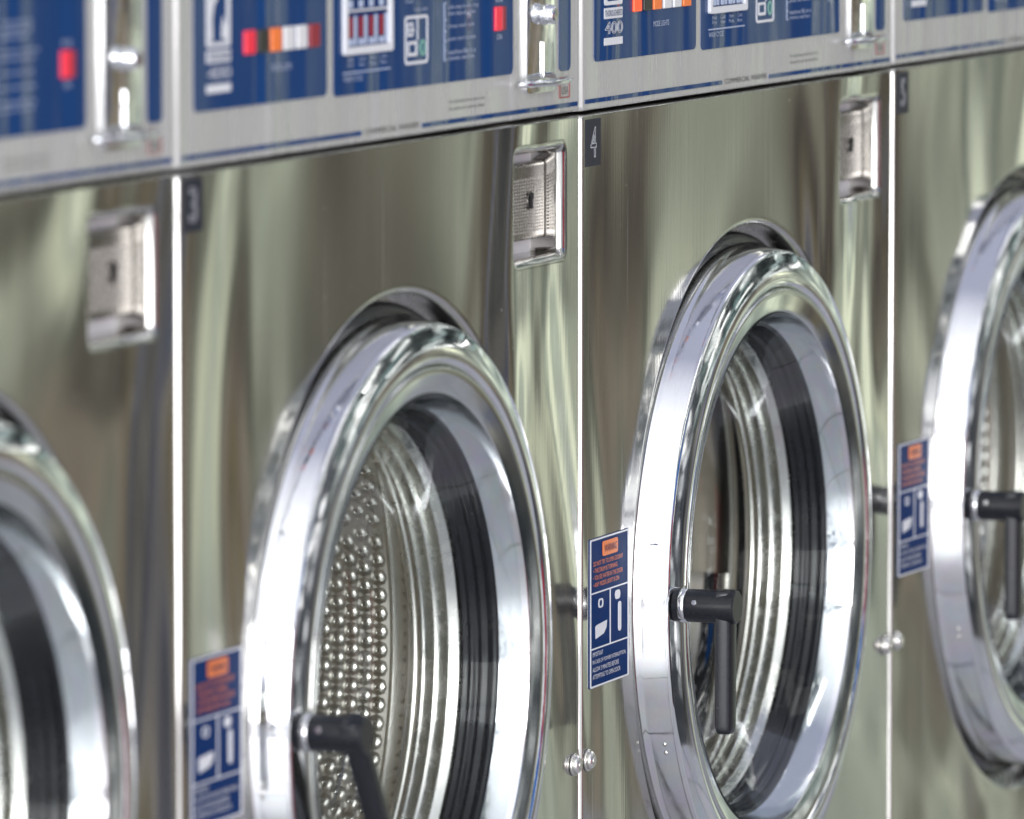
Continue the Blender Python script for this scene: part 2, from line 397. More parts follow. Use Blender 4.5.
def make_door(root, lever_deg):
    bm = bmesh.new()
    prof = [(0.2165, -0.018), (0.2255, -0.014), (0.2258, -0.004), (0.2245, -0.002), (0.2238, 0.001), (0.2212, 0.0150)]
    # rolled lip and convex bead
    for i in range(9):
        t = PI / 2 * 0.86 * i / 8
        prof.append((0.2174 + 0.0036 * math.cos(t), 0.0156 + 0.0036 * math.sin(t)))
    prof += [(0.2140, 0.0205), (0.2105, 0.02145), (0.2070, 0.02235), (0.2035, 0.02300), (0.2005, 0.02310), (0.1980, 0.02240), (0.1962, 0.02080), (0.1952, 0.0185), (0.1950, 0.0150)]
    lathe(bm, prof, XD, ZD, 200)
    bmesh.ops.recalc_face_normals(bm, faces=bm.faces)
    door = finish('door', bm, M['chrome'], root, True, 50)
    bm = bmesh.new()
    lathe(bm, [(0.1949, 0.0130), (0.1949, 0.0200), (0.1945, 0.0216), (0.1934, 0.0222), (0.1900, 0.0213), (0.1845, 0.0198), (0.1800, 0.0185), (0.1786, 0.0180), (0.1779, 0.0170), (0.1778, 0.0130)], XD, ZD, 200)
    bmesh.ops.recalc_face_normals(bm, faces=bm.faces)
    finish('trim_ring', bm, M['trim'], door, True, 60)
    bm = bmesh.new()
    lathe(bm, [(0.1778, 0.0185), (0.1771, 0.0155), (0.1760, 0.0120), (0.1745, 0.0082), (0.1726, 0.0042), (0.1704, 0.0006), (0.1692, -0.0010)], XD, ZD, 200)
    finish('door_sleeve', bm, M['sleeve'], door, True)
    bm = bmesh.new()
    lathe(bm, [(0.1755, 0.0150), (0.1705, 0.004), (0.1640, -0.008), (0.1545, -0.026), (0.149, -0.046), (0.143, -0.060), (0.130, -0.070), (0.10, -0.077), (0.05, -0.081), (0.0005, -0.082)], XD, ZD, 160)
    finish('door_glass', bm, M['glass'], door, True)
    # handle: stub at nine o'clock, lever hanging from its end
    hx, hz = XD - 0.2090, ZD - 0.0005
    bm = bmesh.new()
    cyl(bm, (hx, -0.0205, hz), (0, -1, 0), 0.0112, 0.0112, 0.0042, 32)
    cyl(bm, (hx, -0.0288, hz), (0, -1, 0), 0.0110, 0.0112, 0.0345, 32, bev=0.0008)
    # lever: chamfered bar, local axis down, then turned about the stub
    lv = bmesh.new()
    sec = [(-0.0088, 0.0508), (-0.0072, 0.0580), (-0.0052, 0.0602), (0.0062, 0.0606), (0.0085, 0.0585), (0.0085, 0.0520), (0.0065, 0.0500), (-0.0068, 0.0494)]
    stations = [(0.0112, 0.82), (0.0095, 0.96), (0.005, 1.0), (-0.068, 0.97), (-0.0795, 0.95), (-0.0825, 0.90), (-0.0845, 0.72)]
    rows = []
    for z, k in stations:
        rows.append([lv.verts.new((x * k, -(0.057 + (p - 0.057) * k), z)) for x, p in sec])
    for a, b in zip(rows[:-1], rows[1:]):
        for i in range(8): lv.faces.new((a[i], a[(i + 1) % 8], b[(i + 1) % 8], b[i]))
    lv.faces.new(rows[0]); lv.faces.new(rows[-1][::-1])
    bmesh.ops.recalc_face_normals(lv, faces=lv.faces)
    bmesh.ops.rotate(lv, verts=lv.verts, cent=(0, 0, 0), matrix=Matrix.Rotation(math.radians(lever_deg), 3, 'Y'))
    bmesh.ops.translate(lv, verts=lv.verts, vec=(hx, 0, hz))
    bmesh.ops.bevel(lv, geom=lv.edges[:], offset=0.0007, segments=2, affect='EDGES', profile=0.5)
    me = bpy.data.meshes.new('tmp'); lv.to_mesh(me); lv.free(); bm.from_mesh(me); bpy.data.meshes.remove(me)
    finish('door_handle', bm, M['plastic'], door, True, 28)
    bm = bmesh.new()
    cyl(bm, (hx, -0.0244, hz), (0, -1, 0), 0.0116, 0.0116, 0.0046, 32, bev=0.0006)
    cyl(bm, (hx - 0.0105, -0.0365, hz + 0.0030), (-1, 0, 0.28), 0.0022, 0.0016, 0.0016, 12)
    finish('handle_collar', bm, M['chrome_small'], door)
    for dz in (-0.0965, -0.1025):
        bm = bmesh.new(); a = math.asin((dz) / 0.2235) ; a = PI - a
        cyl(bm, (XD + 0.2225 * math.cos(a), -0.0095, ZD + 0.2225 * math.sin(a)), (math.cos(a), -0.12, math.sin(a)), 0.0016, 0.0011, 0.0010, 12)
        finish('hinge_screw', bm, M['bolt'], door)
    return door


def make_gasket(root):
    bm = bmesh.new()
    prof = [(0.186, -0.006), (0.1720, -0.001), (0.1702, 0.0010), (0.1690, 0.0010), (0.1680, -0.0010), (0.1674, -0.0034), (0.1678, -0.0050), (0.1676, -0.0064), (0.1662, -0.0080), (0.1656, -0.0098), (0.1662, -0.0112),
            (0.1658, -0.0126), (0.1640, -0.0138), (0.1630, -0.0156), (0.1634, -0.0170), (0.1626, -0.0186), (0.1612, -0.0200), (0.1616, -0.0208), (0.168, -0.0214), (0.178, -0.0216)]
    lathe(bm, prof, XD, ZD, 160)
    bmesh.ops.recalc_face_normals(bm, faces=bm.faces)
    finish('door_gasket', bm, M['rubber'], root, True)


def make_drum(root, dimples):
    bm = bmesh.new()
    # tub lip, narrow dark gap, drum mouth, drum shell, back
    lathe(bm, [(0.178, -0.0222), (0.1640, -0.0226), (0.1628, -0.0240), (0.1616, -0.0290), (0.1612, -0.0296), (0.1616, -0.0302), (0.1598, -0.0376), (0.1594, -0.0384), (0.1600, -0.0390), (0.1584, -0.0458), (0.1579, -0.0468), (0.1584, -0.0478), (0.175, -0.0482)], XD, ZD, 160)
    bmesh.ops.recalc_face_normals(bm, faces=bm.faces)
    finish('tub_lip', bm, M['lip'], root, True, 60)
    bm = bmesh.new()
    lathe(bm, [(0.190, -0.0520), (0.1650, -0.0505), (0.1632, -0.0520), (0.1620, -0.0570), (0.172, -0.0610), (0.205, -0.0660), (0.226, -0.0710), (0.2335, -0.0760), (0.2350, -0.0820), (0.2350, -0.0960), (0.2340, -0.0975), (0.2352, -0.0990), (0.2352, -0.285), (0.225, -0.297), (0.15, -0.300), (0.06, -0.293), (0.0005, -0.290)], XD, ZD, 160)
    bmesh.ops.recalc_face_normals(bm, faces=bm.faces)
    for f in bm.faces: f.smooth = True
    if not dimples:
        sb = bmesh.new()  # black rings added to stand for dark reflections inside the drum
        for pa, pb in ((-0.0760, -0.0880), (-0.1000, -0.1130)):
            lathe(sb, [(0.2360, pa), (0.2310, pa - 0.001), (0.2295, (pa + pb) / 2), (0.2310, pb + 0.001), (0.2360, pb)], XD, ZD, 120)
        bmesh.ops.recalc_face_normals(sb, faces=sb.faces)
        finish('drum_dark_band', sb, M['rubber'], root, True, 60)
    if not dimples:           # plain shell between two wide lifters
        for a in (18, 138, 258):
            lathe(bm, [(0.2345, -0.094), (0.222, -0.100), (0.205, -0.112), (0.205, -0.27), (0.2345, -0.28)], XD, ZD, 14, math.radians(a - 26), math.radians(a + 26))
    else:
        for a in (95, 215, 330):
            pts = 10
            for i in range(pts):
                pass
        da, dp = 0.0118 / 0.235, 0.0112
        for seg in ((-66, 16.5), (18.5, 50), (96, 200), (216, 284)):
            row = 0; p = -0.1060
            while p > -0.275:
                a = math.radians(seg[0]) + (da / 2 if row % 2 else 0)
                while a < math.radians(seg[1]):
                    ca, sa = math.cos(a), math.sin(a); R0 = 0.2350
                    rings = [(0.0060, 0.0), (0.0049, 0.0002), (0.0038, 0.0007), (0.0027, 0.0013), (0.0016, 0.0015), (0.0012, 0.0004)]
                    vr = []
                    for rr, hh in rings:
                        v = []
                        for k in range(8):
                            t = 2 * PI * k / 8; u = rr * math.cos(t) / R0; dpp = rr * math.sin(t)
                            v.append(bm.verts.new((XD + (R0 - hh) * math.cos(a + u), -(p + dpp), ZD + (R0 - hh) * math.sin(a + u))))
                        vr.append(v)
                    for A, B in zip(vr[:-1], vr[1:]):
                        for k in range(8):
                            f = bm.faces.new((A[k], A[(k + 1) % 8], B[(k + 1) % 8], B[k])); f.smooth = True
                    a += da
                p -= dp * 0.87; row += 1
        # row of small weld dots near the mouth
        for i in range(170):
            a = 2 * PI * i / 170; R0 = 0.2346
            v0 = []
            for rr, hh in ((0.0016, 0), (0.0008, 0.0010)):
                v0.append([bm.verts.new((XD + (R0 - hh) * math.cos(a + rr * math.cos(2 * PI * k / 6) / R0), 0.0885 + rr * math.sin(2 * PI * k / 6), ZD + (R0 - hh) * math.sin(a + rr * math.cos(2 * PI * k / 6) / R0))) for k in range(6)])
            for k in range(6): bm.faces.new((v0[0][k], v0[0][(k + 1) % 6], v0[1][(k + 1) % 6], v0[1][k]))
            bm.faces.new(v0[1])
    return finish('drum', bm, M['drum'], root)


def make_coin_box(root):
    bm = bmesh.new()
    lp = rrect(0.5325, 0.6375, -0.0975, -0.0115, 0.010)
    lo = rrect(0.5385, 0.6300, -0.0890, -0.0200, 0.006)
    # open-fronted box behind the opening
    f = [bm.verts.new((x, 0.006, z)) for x, z in lo]; b = [bm.verts.new((x, 0.0225, z)) for x, z in lo]
    n = len(lo)
    for i in range(n): fc = bm.faces.new((f[i], f[(i + 1) % n], b[(i + 1) % n], b[i])); fc.smooth = True
    bm.faces.new(b)
    bmesh.ops.recalc_face_normals(bm, faces=bm.faces)
    cb = finish('coin_box', bm, M['frosted'], root)
    bm = bmesh.new()
    x0, x1, z0, z1 = 0.5650, 0.6280, -0.0782, -0.0290
    box(bm, x0, x1, 0.0125, 0.0220, z0, z1, 0.0022, 3)
    nx, nz = 13, 17
    gx0, gx1, gz0, gz1 = x0 + 0.0035, x1 - 0.0035, z0 + 0.0045, z1 - 0.0095
    for i in range(nx):
        for j in range(nz):
            cx = gx0 + (i + .5) * (gx1 - gx0) / nx; cz = gz0 + (j + .5) * (gz1 - gz0) / nz
            if abs(cx - 0.5985) < 0.005 and abs(cz + 0.0535) < 0.0062: continue
            hx, hz = (gx1 - gx0) / nx * 0.40, (gz1 - gz0) / nz * 0.36
            b4 = [bm.verts.new((cx + sx * hx, 0.0126, cz + sz * hz)) for sx, sz in ((-1, -1), (1, -1), (1, 1), (-1, 1))]
            t4 = [bm.verts.new((cx + sx * hx * .55, 0.0116, cz + sz * hz * .55)) for sx, sz in ((-1, -1), (1, -1), (1, 1), (-1, 1))]
            for k in range(4): bm.faces.new((b4[k], b4[(k + 1) % 4], t4[(k + 1) % 4], t4[k]))
            bm.faces.new(t4)
    bmesh.ops.recalc_face_normals(bm, faces=bm.faces)
    finish('coin_box_cover', bm, M['cast'], cb)
    bm = bmesh.new()
    cyl(bm, (0.5985, 0.0126, -0.0535), (0, -1, 0), 0.0055, 0.0052, 0.0012, 24)
    finish('lock', bm, M['cast'], cb)
    bm = bmesh.new()
    box(bm, 0.5972, 0.6002, 0.0104, 0.0113, -0.0582, -0.0488); cyl(bm, (0.5986, 0.0113, -0.0500), (0, -1, 0), 0.0024, 0.0024, 0.0011, 12)
    finish('keyhole', bm, M['dark'], cb)


def make_bolts(root):
    for x in (0.0125, W - 0.0130):
        bm = bmesh.new()
        cyl(bm, (x, -0.0003, -0.4220), (0, -1, 0), 0.0075, 0.0070, 0.0016, 24)
        cyl(bm, (x, -0.0017, -0.4220), (0, -1, 0), 0.0064, 0.0050, 0.0034, 20, bev=0.0009)
        cyl(bm, (x, -0.0050, -0.4220), (0, -1, 0), 0.0026, 0.0020, 0.0006, 6)
        finish('bolt', bm, M['bolt'], root)


def lines(bm, rows, x0, z0, dz, h, y, wid):
    for i, s in enumerate(rows):
        if s: text_into(bm, s, x0, x0 + wid * len(s), z0 - i * dz - h, z0 - i * dz, y)


def make_control(root):
    out = rrect(0.0045, W - 0.0045, 0.0024, 0.212, 0.002, 3)
    cp = sheet('control_panel', out, [], M['console'], root, (0.0040,))
    F = -Y_INK
    # blue overlays
    for pts in (rrect(0.0245, 0.2238, 0.0322, 0.165, 0.0045), rrect(0.2345, 0.5350, 0.0308, 0.165, 0.0045), rrect(0.6195, 0.6400, 0.0285, 0.165, 0.0045)):
        bm = bmesh.new(); plate(bm, pts, F, 0.0002); finish('blue_overlay', bm, M['blue'], cp)
    bm = bmesh.new()
    plate(bm, [(0.0072, 0.0058), (0.0072, 0.0086), (0.2785, 0.0086), (0.2785, 0.0058)][::-1], F, 0.0002)
    plate(bm, [(0.3785, 0.0052), (0.3785, 0.0080), (0.6530, 0.0078), (0.6530, 0.0050)][::-1], F, 0.0002)
    finish('blue_stripe', bm, M['blue'], cp)
    G = F - 0.0004
    # emblem, size mark
    bm = bmesh.new()
    frame_plate(bm, rrect(0.0420, 0.0765, 0.0680, 0.1000, 0.002), rrect(0.0470, 0.0715, 0.0705, 0.0965, 0.002), G, F)
    plate(bm, [(0.0640, 0.0722), (0.0715, 0.0722), (0.0715, 0.0800), (0.0690, 0.0800), (0.0665, 0.0850), (0.0650, 0.0800)], G, F)
    plate(bm, [(0.0470, 0.0720), (0.0510, 0.0720), (0.0500, 0.0840), (0.0530, 0.0920), (0.0590, 0.0960), (0.0470, 0.0960)], G, F)
    frame_plate(bm, rrect(0.0420, 0.0765, 0.0592, 0.0662, 0.0004), rrect(0.0424, 0.0761, 0.0596, 0.0658, 0.0003), G, F)
    plate(bm, rrect(0.0422, 0.0763, 0.0594, 0.0660, 0.0003), G + 0.0001, F)
    plate(bm, rrect(0.0420, 0.0770, 0.0420, 0.0468, 0.0003), G, F)
    finish('emblem', bm, M['white'], cp)
    bm = bmesh.new(); text_into(bm, 'THOROUGHBRED', 0.0430, 0.0755, 0.0607, 0.0647, G - 0.0003); finish('emblem_lettering', bm, M['blue'], cp)
    bm = bmesh.new(); text_into(bm, '400', 0.0425, 0.0765, 0.0492, 0.0572, G - 0.0002, outline=0.014)
    finish('size_number', bm, M['white'], cp)
    # white lettering on the blue fields
    bm = bmesh.new()
    text_into(bm, 'MODE LIGHTS', 0.1370, 0.1680, 0.0505, 0.0542, G)
    finish('mode_lettering', bm, M['pale'], cp); bm = bmesh.new()
    text_into(bm, 'WASH CYCLE', 0.2490, 0.2790, 0.0388, 0.0422, G)
    plate(bm, rrect(0.2490, 0.3240, 0.0436, 0.0444, 0.0002), G, F)
    for i, (a, b) in enumerate((('Hot', 'Dry'), ('Cold', 'Water'), ('Warm', 'Press'), ('Cold', 'Rinse'))):
        x = 0.2560 + i * 0.0175
        text_into(bm, a, x, x + 0.0095, 0.0506, 0.0530, G); text_into(bm, b, x, x + 0.0095, 0.0472, 0.0496, G)
    finish('cycle_lettering', bm, M['pale'], cp); bm = bmesh.new()
    txt = ['To start machine', 'load clothes and', 'close the door', '', 'add soap to the tray', 'then deposit coins', '', 'choose wash cycle', '', 'press start button', '', 'machine fills in a', 'moment, wait here']
    lines(bm, txt, 0.4210, 0.0937, 0.0039, 0.0030, G, 0.0026)
    plate(bm, rrect(0.4150, 0.4157, 0.0440, 0.0800, 0.0002), G, F)
    for z in (0.0440, 0.0500, 0.0560, 0.0620, 0.0690, 0.0793): plate(bm, rrect(0.4150, 0.4185, z, z + 0.0006, 0.0002), G, F)
    finish('instruction_lettering', bm, M['pale'], cp); bm = bmesh.new()
    text_into(bm, 'ON', 0.5050, 0.5140, 0.0535, 0.0570, G); text_into(bm, 'RUN', 0.5035, 0.5150, 0.0768, 0.0800, G)
    finish('switch_lettering', bm, M['pale'], cp); bm = bmesh.new()
    text_into(bm, 'Soap', 0.3490, 0.3620, 0.0815, 0.0840, G); text_into(bm, 'tray use', 0.3640, 0.3860, 0.0760, 0.0785, G)
    finish('tray_lettering', bm, M['pale'], cp)
    # little diagram
    bm = bmesh.new()
    frame_plate(bm, rrect(0.3490, 0.3870, 0.0445, 0.0740, 0.003), rrect(0.3508, 0.3852, 0.0463, 0.0722, 0.002), G, F)
    frame_plate(bm, rrect(0.3535, 0.3690, 0.0495, 0.0585, 0.001), rrect(0.3555, 0.3670, 0.0515, 0.0567, 0.0008), G, F)
    frame_plate(bm, rrect(0.3535, 0.3620, 0.0615, 0.0700, 0.001), rrect(0.3552, 0.3604, 0.0630, 0.0686, 0.0008), G, F)
    plate(bm, rrect(0.3695, 0.3703, 0.0590, 0.0722, 0.0002), G, F)
    plate(bm, rrect(0.3562, 0.3640, 0.0648, 0.0658, 0.0002), G - 0.0001, F)
    finish('tray_diagram', bm, M['white'], cp)
    bm = bmesh.new(); frame_plate(bm, rrect(0.3740, 0.3830, 0.0490, 0.0590, 0.0044), rrect(0.3760, 0.3810, 0.0508, 0.0572, 0.0024), G, F)
    finish('diagram_dial', bm, M['green'], cp)
    # cycle selector window
    bm = bmesh.new()
    frame_plate(bm, rrect(0.2478, 0.3248, 0.0548, 0.1150, 0.002), rrect(0.2520, 0.3200, 0.0592, 0.1110, 0.001), F - 0.0024, F)
    plate(bm, rrect(0.2522, 0.3198, 0.0800, 0.0812, 0.0003), F - 0.0012, F)
    sel = finish('selector_frame', bm, M['white'], cp)
    bm = bmesh.new(); plate(bm, rrect(0.2523, 0.3197, 0.0594, 0.1100, 0.001), F - 0.0004, F); finish('selector_window', bm, M['navy'], cp)
    bm = bmesh.new()
    for i in range(4):
        x = 0.2570 + i * 0.0165
        plate(bm, rrect(x, x + 0.0055, 0.0648, 0.0770, 0.0008), F - 0.0011, F - 0.0003)
    finish('selector_bars', bm, M['lens_dim'], cp)
    bm = bmesh.new()
    for i in range(4):
        x = 0.2568 + i * 0.0165
        plate(bm, rrect(x, x + 0.0058, 0.0600, 0.0640, 0.0006), F - 0.0011, F - 0.0003); plate(bm, rrect(x, x + 0.0058, 0.0822, 0.0870, 0.0006), F - 0.0011, F - 0.0003)
        plate(bm, rrect(x + 0.0085, x + 0.0125, 0.0600, 0.0775, 0.0006), F - 0.0009, F - 0.0003)
    finish('selector_marks', bm, M['pale'], cp)
    # grey print on the bare steel
    bm = bmesh.new()
    text_into(bm, 'COMMERCIAL WASHER', 0.2840, 0.3730, 0.0058, 0.0092, F)
    finish('class_lettering', bm, M['grey_ink'], cp); bm = bmesh.new()
    text_into(bm, 'For operating instructions read', 0.4240, 0.4850, 0.0172, 0.0196, F); text_into(bm, 'the panel and machine labels', 0.4240, 0.4850, 0.0128, 0.0152, F)
    finish('notice_lettering', bm, M['grey_ink'], cp); bm = bmesh.new()
    text_into(bm, 'USA', 0.6235, 0.6360, 0.0135, 0.0185, F); text_into(bm, 'MADE IN', 0.6235, 0.6360, 0.0198, 0.0216, F)
    finish('origin_lettering', bm, M['grey_ink'], cp)
    bm = bmesh.new(); frame_plate(bm, rrect(0.6205, 0.6390, 0.0112, 0.0246, 0.0004), rrect(0.6213, 0.6382, 0.0120, 0.0238, 0.0003), F, 0)
    finish('origin_mark', bm, M['red_ink'], cp)
    # coin drop
    bm = bmesh.new()
    plate(bm, rrect(0.5550, 0.6080, 0.0170, 0.1800, 0.004), -0.0022, 0.0004)
    bmesh.ops.bevel(bm, geom=[e for e in bm.edges if abs(e.verts[0].co.y + 0.0022) < 1e-5 and abs(e.verts[1].co.y + 0.0022) < 1e-5], offset=0.0005, segments=4, affect='EDGES', profile=0.5)
    cd = finish('coin_plate', bm, M['chrome_small'], cp, True, 40)
    bm = bmesh.new()        # curved guard bar under the slot
    N = 14; ra = []
    for i in range(N + 1):
        u = i / N; x = 0.5370 + u * (0.6240 - 0.5370); y = -0.0040 - 0.0110 * math.sin(PI * u) ** 0.6; z = 0.0240
        ra.append([bm.verts.new((x, y + 0.0021 * math.cos(2 * PI * k / 8), z + 0.0021 * math.sin(2 * PI * k / 8))) for k in range(8)])
    for a, b in zip(ra[:-1], ra[1:]):
        for k in range(8): bm.faces.new((a[k], a[(k + 1) % 8], b[(k + 1) % 8], b[k]))
    bm.faces.new(ra[0]); bm.faces.new(ra[-1])
    bmesh.ops.recalc_face_normals(bm, faces=bm.faces)
    finish('guard_bar', bm, M['chrome_small'], cp, True)
    bm = bmesh.new()
    cyl(bm, (0.5810, -0.0021, 0.0665), (0, -1, 0), 0.0068, 0.0060, 0.0105, 24, bev=0.0018)
    finish('return_button', bm, M['chrome_small'], cp)
    bm = bmesh.new(); box(bm, 0.5822, 0.5832, -0.0036, -0.0021, 0.0262, 0.0490, 0.0003, 2); finish('coin_fin', bm, M['chrome_small'], cp)
    return cp


def lens(name, cp, x0, x1, z0, z1, mat, raised=0.0022):
    bm = bmesh.new(); box(bm, x0, x1, -raised, 0.0, z0, z1, 0.0008, 2)
    return finish(name, bm, M[mat], cp)


def make_lights(cp, cols):
    for i, c in enumerate(cols):
        x = 0.0965 + i * 0.01965; lens('mode_light', cp, x, x + 0.0152, 0.0618, 0.0755, c)
    lens('start_light', cp, 0.5010, 0.5125, 0.0590, 0.0742, 'lens_red'); lens('start_light_bezel', cp, 0.5128, 0.5190, 0.0590, 0.0742, 'lens_dim')


def make_number(root, s):
    bm = bmesh.new(); plate(bm, rrect(0.0090, 0.0360, -0.0350, -0.0045, 0.0008), -0.0006, 0.0003)
    n = finish('number_label', bm, M['slate'], root)
    bm = bmesh.new(); text_into(bm, s, 0.0165, 0.0272, -0.0295, -0.0095, -0.0008, outline=0.012); finish('number', bm, M['tag_ink'], n)


def make_warning(root):
    F, G, J = -0.0006, -0.0010, -0.0013
    bm = bmesh.new(); plate(bm, rrect(0.0160, 0.0905, -0.3760, -0.2780, 0.0012), F, 0.0003)
    w = finish('warning_label', bm, M['navy'], root)
    bm = bmesh.new()
    frame_plate(bm, rrect(0.0163, 0.0902, -0.3757, -0.2783, 0.0012), rrect(0.0178, 0.0887, -0.3746, -0.2794, 0.001), G, F)
    for z in (-0.3143, -0.3508): plate(bm, [(0.0178, z), (0.0887, z), (0.0887, z + 0.0009), (0.0178, z + 0.0009)], G, F)
    plate(bm, [(0.0540, -0.3499), (0.0552, -0.3499), (0.0552, -0.3143), (0.0540, -0.3143)], G, F)
    # pictograms: pulling hand and off lever
    plate(bm, [(0.0268, -0.3440), (0.0262, -0.3360), (0.0290, -0.3352), (0.0480, -0.3340), (0.0470, -0.3385), (0.0420, -0.3420)], G, F)
    frame_plate(bm, rrect(0.0320, 0.0410, -0.3245, -0.3185, 0.0025, 3), rrect(0.0335, 0.0395, -0.3235, -0.3195, 0.0018, 3), G, F)
    plate(bm, rrect(0.0700, 0.0755, -0.3440, -0.3245, 0.0022), G, F)
    plate(bm, rrect(0.0640, 0.0735, -0.3225, -0.3165, 0.0028), G, F)
    text_into(bm, 'IMPORTANT', 0.0205, 0.0400, -0.3555, -0.3525, G)
    for i, s in enumerate(('IN CASE OF POWER INTERRUPTION,', 'ALLOW 3 MINUTES BEFORE', 'ATTEMPTING TO OPEN DOOR')):
        text_into(bm, s, 0.0205, 0.0205 + (0.064, 0.050, 0.053)[i], -0.3607 - i * 0.0048, -0.3577 - i * 0.0048, G)
    finish('label_lettering', bm, M['white'], w)
    bm = bmesh.new(); plate(bm, rrect(0.0400, 0.0690, -0.2912, -0.2815, 0.0018), G, F)
    for i, s in enumerate(('DO NOT TRY TO OPEN DOOR IF', '• THE DRUM IS TURNING', '• YOU SEE WATER IN THE DOOR', '• ANY MODE LIGHT IS ON')):
        text_into(bm, s, 0.0220, 0.0220 + (0.056, 0.046, 0.056, 0.049)[i], -0.2962 - i * 0.0046, -0.2932 - i * 0.0046, G)
    finish('warning_lettering', bm, M['orange'], w)
    bm = bmesh.new(); text_into(bm, 'WARNING', 0.0430, 0.0660, -0.2888, -0.2840, J); finish('warning_word', bm, M['navy'], w)


def washer_root(k, label):
    r = bpy.data.objects.new('washing_machine', None); COL.objects.link(r)
    r.location = (k * W + W / 2, 0, 0); r.empty_display_size = 0.2
    tag(r, label, 'washing machine', 'stainless front-load washers in a row')
    return r


LABELS = ['leftmost steel washer, only its right half in view and out of focus',
          'steel washer tagged 3 whose glass door shows the dimpled drum and whose black handle slants',
          'steel washer tagged 4, in sharp focus, with its black door handle hanging straight down',
          'rightmost steel washer, cut off by the right edge, with its coin box out of view']
# washer 3 (with dimpled drum) is the pattern for the others
A = washer_root(0, LABELS[1])
make_front(A); make_cabinet(A); make_gasket(A); make_coin_box(A); make_bolts(A); make_warning(A); CPA = make_control(A)
roots = {1: A}
for k in (0, 2, 3):
    r = copy_tree(A); r['label'] = LABELS[k]; roots[k] = r
    r.location = ((k - 1) * W + W / 2 + (0.0005, 0, 0.0003, 0.0)[k], (0.0006, 0, -0.0001, -0.0007)[k], (0.0008, 0, -0.0005, 0.0)[k])
for k, r in roots.items():
    cp = next(c for c in r.children if c.name.startswith('control_panel'))
    make_lights(cp, ('lens_lit', 'lens_black', 'lens_orange', 'lens_white', 'lens_white', 'lens_orange') if k in (2, 3) else ('lens_red', 'lens_black', 'lens_orange', 'lens_white', 'lens_white', 'lens_dim'))
    for ch in r.children:
        if ch.name.startswith('warning_label'):
            a_ = (0.0, 0.006, -0.004, 0.009)[k]; ch.rotation_euler = (0, a_, 0)
            c0 = Vector((0.0533 - W / 2, 0, H - 0.327)); ch.location = c0 - Matrix.Rotation(a_, 3, 'Y') @ c0
    make_number(r, str(k + 2))
    make_door(r, (0, -33, 0, 0)[k])
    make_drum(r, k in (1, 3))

# ------------------------------------------------------------------ floor they stand on
bm = bmesh.new()
v = [bm.verts.new(p) for p in ((-3.2, -1.15, 0), (3.2, -1.15, 0), (3.2, 0.9, 0), (-3.2, 0.9, 0))]; bm.faces.new(v)
fl = finish('floor', bm, floor_mat(), None, off=False); fl['kind'] = 'structure'

# ------------------------------------------------------------------ light
world = bpy.data.worlds.new('World'); SC.world = world; world.use_nodes = True
nt = world.node_tree; nt.nodes.clear()


class WT(NT):
    def __init__(s, t): s.t = t


w = WT(nt)
wo = w.n('ShaderNodeOutputWorld'); bg = w.n('ShaderNodeBackground'); bg.inputs[1].default_value = 1.0
tc = w.n('ShaderNodeTexCoord'); sx = w.n('ShaderNodeSeparateXYZ'); w.l(tc.outputs['Generated'], sx.inputs[0])
ny = w.n('ShaderNodeMath', operation='MULTIPLY'); ny.inputs[1].default_value = -1; w.l(sx.outputs['Y'], ny.inputs[0])
at = w.n('ShaderNodeMath', operation='ARCTAN2'); w.l(ny.outputs[0], at.inputs[0]); w.l(sx.outputs['X'], at.inputs[1])
an = w.n('ShaderNodeMapRange', i_1=-PI, i_2=PI, i_3=0.0, i_4=1.0); w.l(at.outputs[0], an.inputs[0])


def az(deg): return 0.5 + deg / 360.0


# stand-in for the unseen hall, colour bands shaped for the steel's reflections: far end (0 deg = along the row), opposite side (90), street side (180)
wall = ramp(w, [(0.0, (1.9, 1.92, 2.0)), (az(-60), (0.3, 0.3, 0.32)), (az(-8), (0.46, 0.55, 0.51)), (az(9), (0.45, 0.51, 0.44)), (az(12.5), (0.63, 0.69, 0.58)), (az(14.5), (0.42, 0.48, 0.41)), (az(16.2), (0.24, 0.275, 0.235)), (az(18.0), (0.80, 0.84, 0.66)),
                (az(19.8), (0.44, 0.47, 0.39)), (az(21.4), (0.10, 0.097, 0.08)), (az(22.8), (0.34, 0.31, 0.25)), (az(24.4), (0.085, 0.075, 0.068)), (az(26.4), (0.28, 0.235, 0.21)), (az(27.8), (0.07, 0.066, 0.062)), (az(28.4), (0.42, 0.33, 0.10)),
                (az(29.2), (0.08, 0.076, 0.07)), (az(31), (0.26, 0.24, 0.22)), (az(33), (0.07, 0.10, 0.21)), (az(36), (0.18, 0.17, 0.16)), (az(40), (0.11, 0.11, 0.105)), (az(46), (0.03, 0.034, 0.04)),
                (az(100), (0.06, 0.07, 0.09)), (az(112), (0.9, 0.92, 1.0)), (az(118), (1.8, 1.82, 1.9)), (1.0, (1.9, 1.92, 2.0))])
w.l(an.outputs[0], wall.inputs[0])


def band(src, lo, hi, soft):
    a = w.n('ShaderNodeMapRange', i_1=lo - soft, i_2=lo + soft); b = w.n('ShaderNodeMapRange', i_1=hi - soft, i_2=hi + soft, i_3=1.0, i_4=0.0)
    w.l(src, a.inputs[0]); w.l(src, b.inputs[0])
    m = w.n('ShaderNodeMath', operation='MULTIPLY'); w.l(a.outputs[0], m.inputs[0]); w.l(b.outputs[0], m.inputs[1]); return m.outputs[0]


def times(a, b):
    m = w.n('ShaderNodeMath', operation='MULTIPLY'); w.l(a, m.inputs[0]); w.l(b, m.inputs[1]); return m.outputs[0]


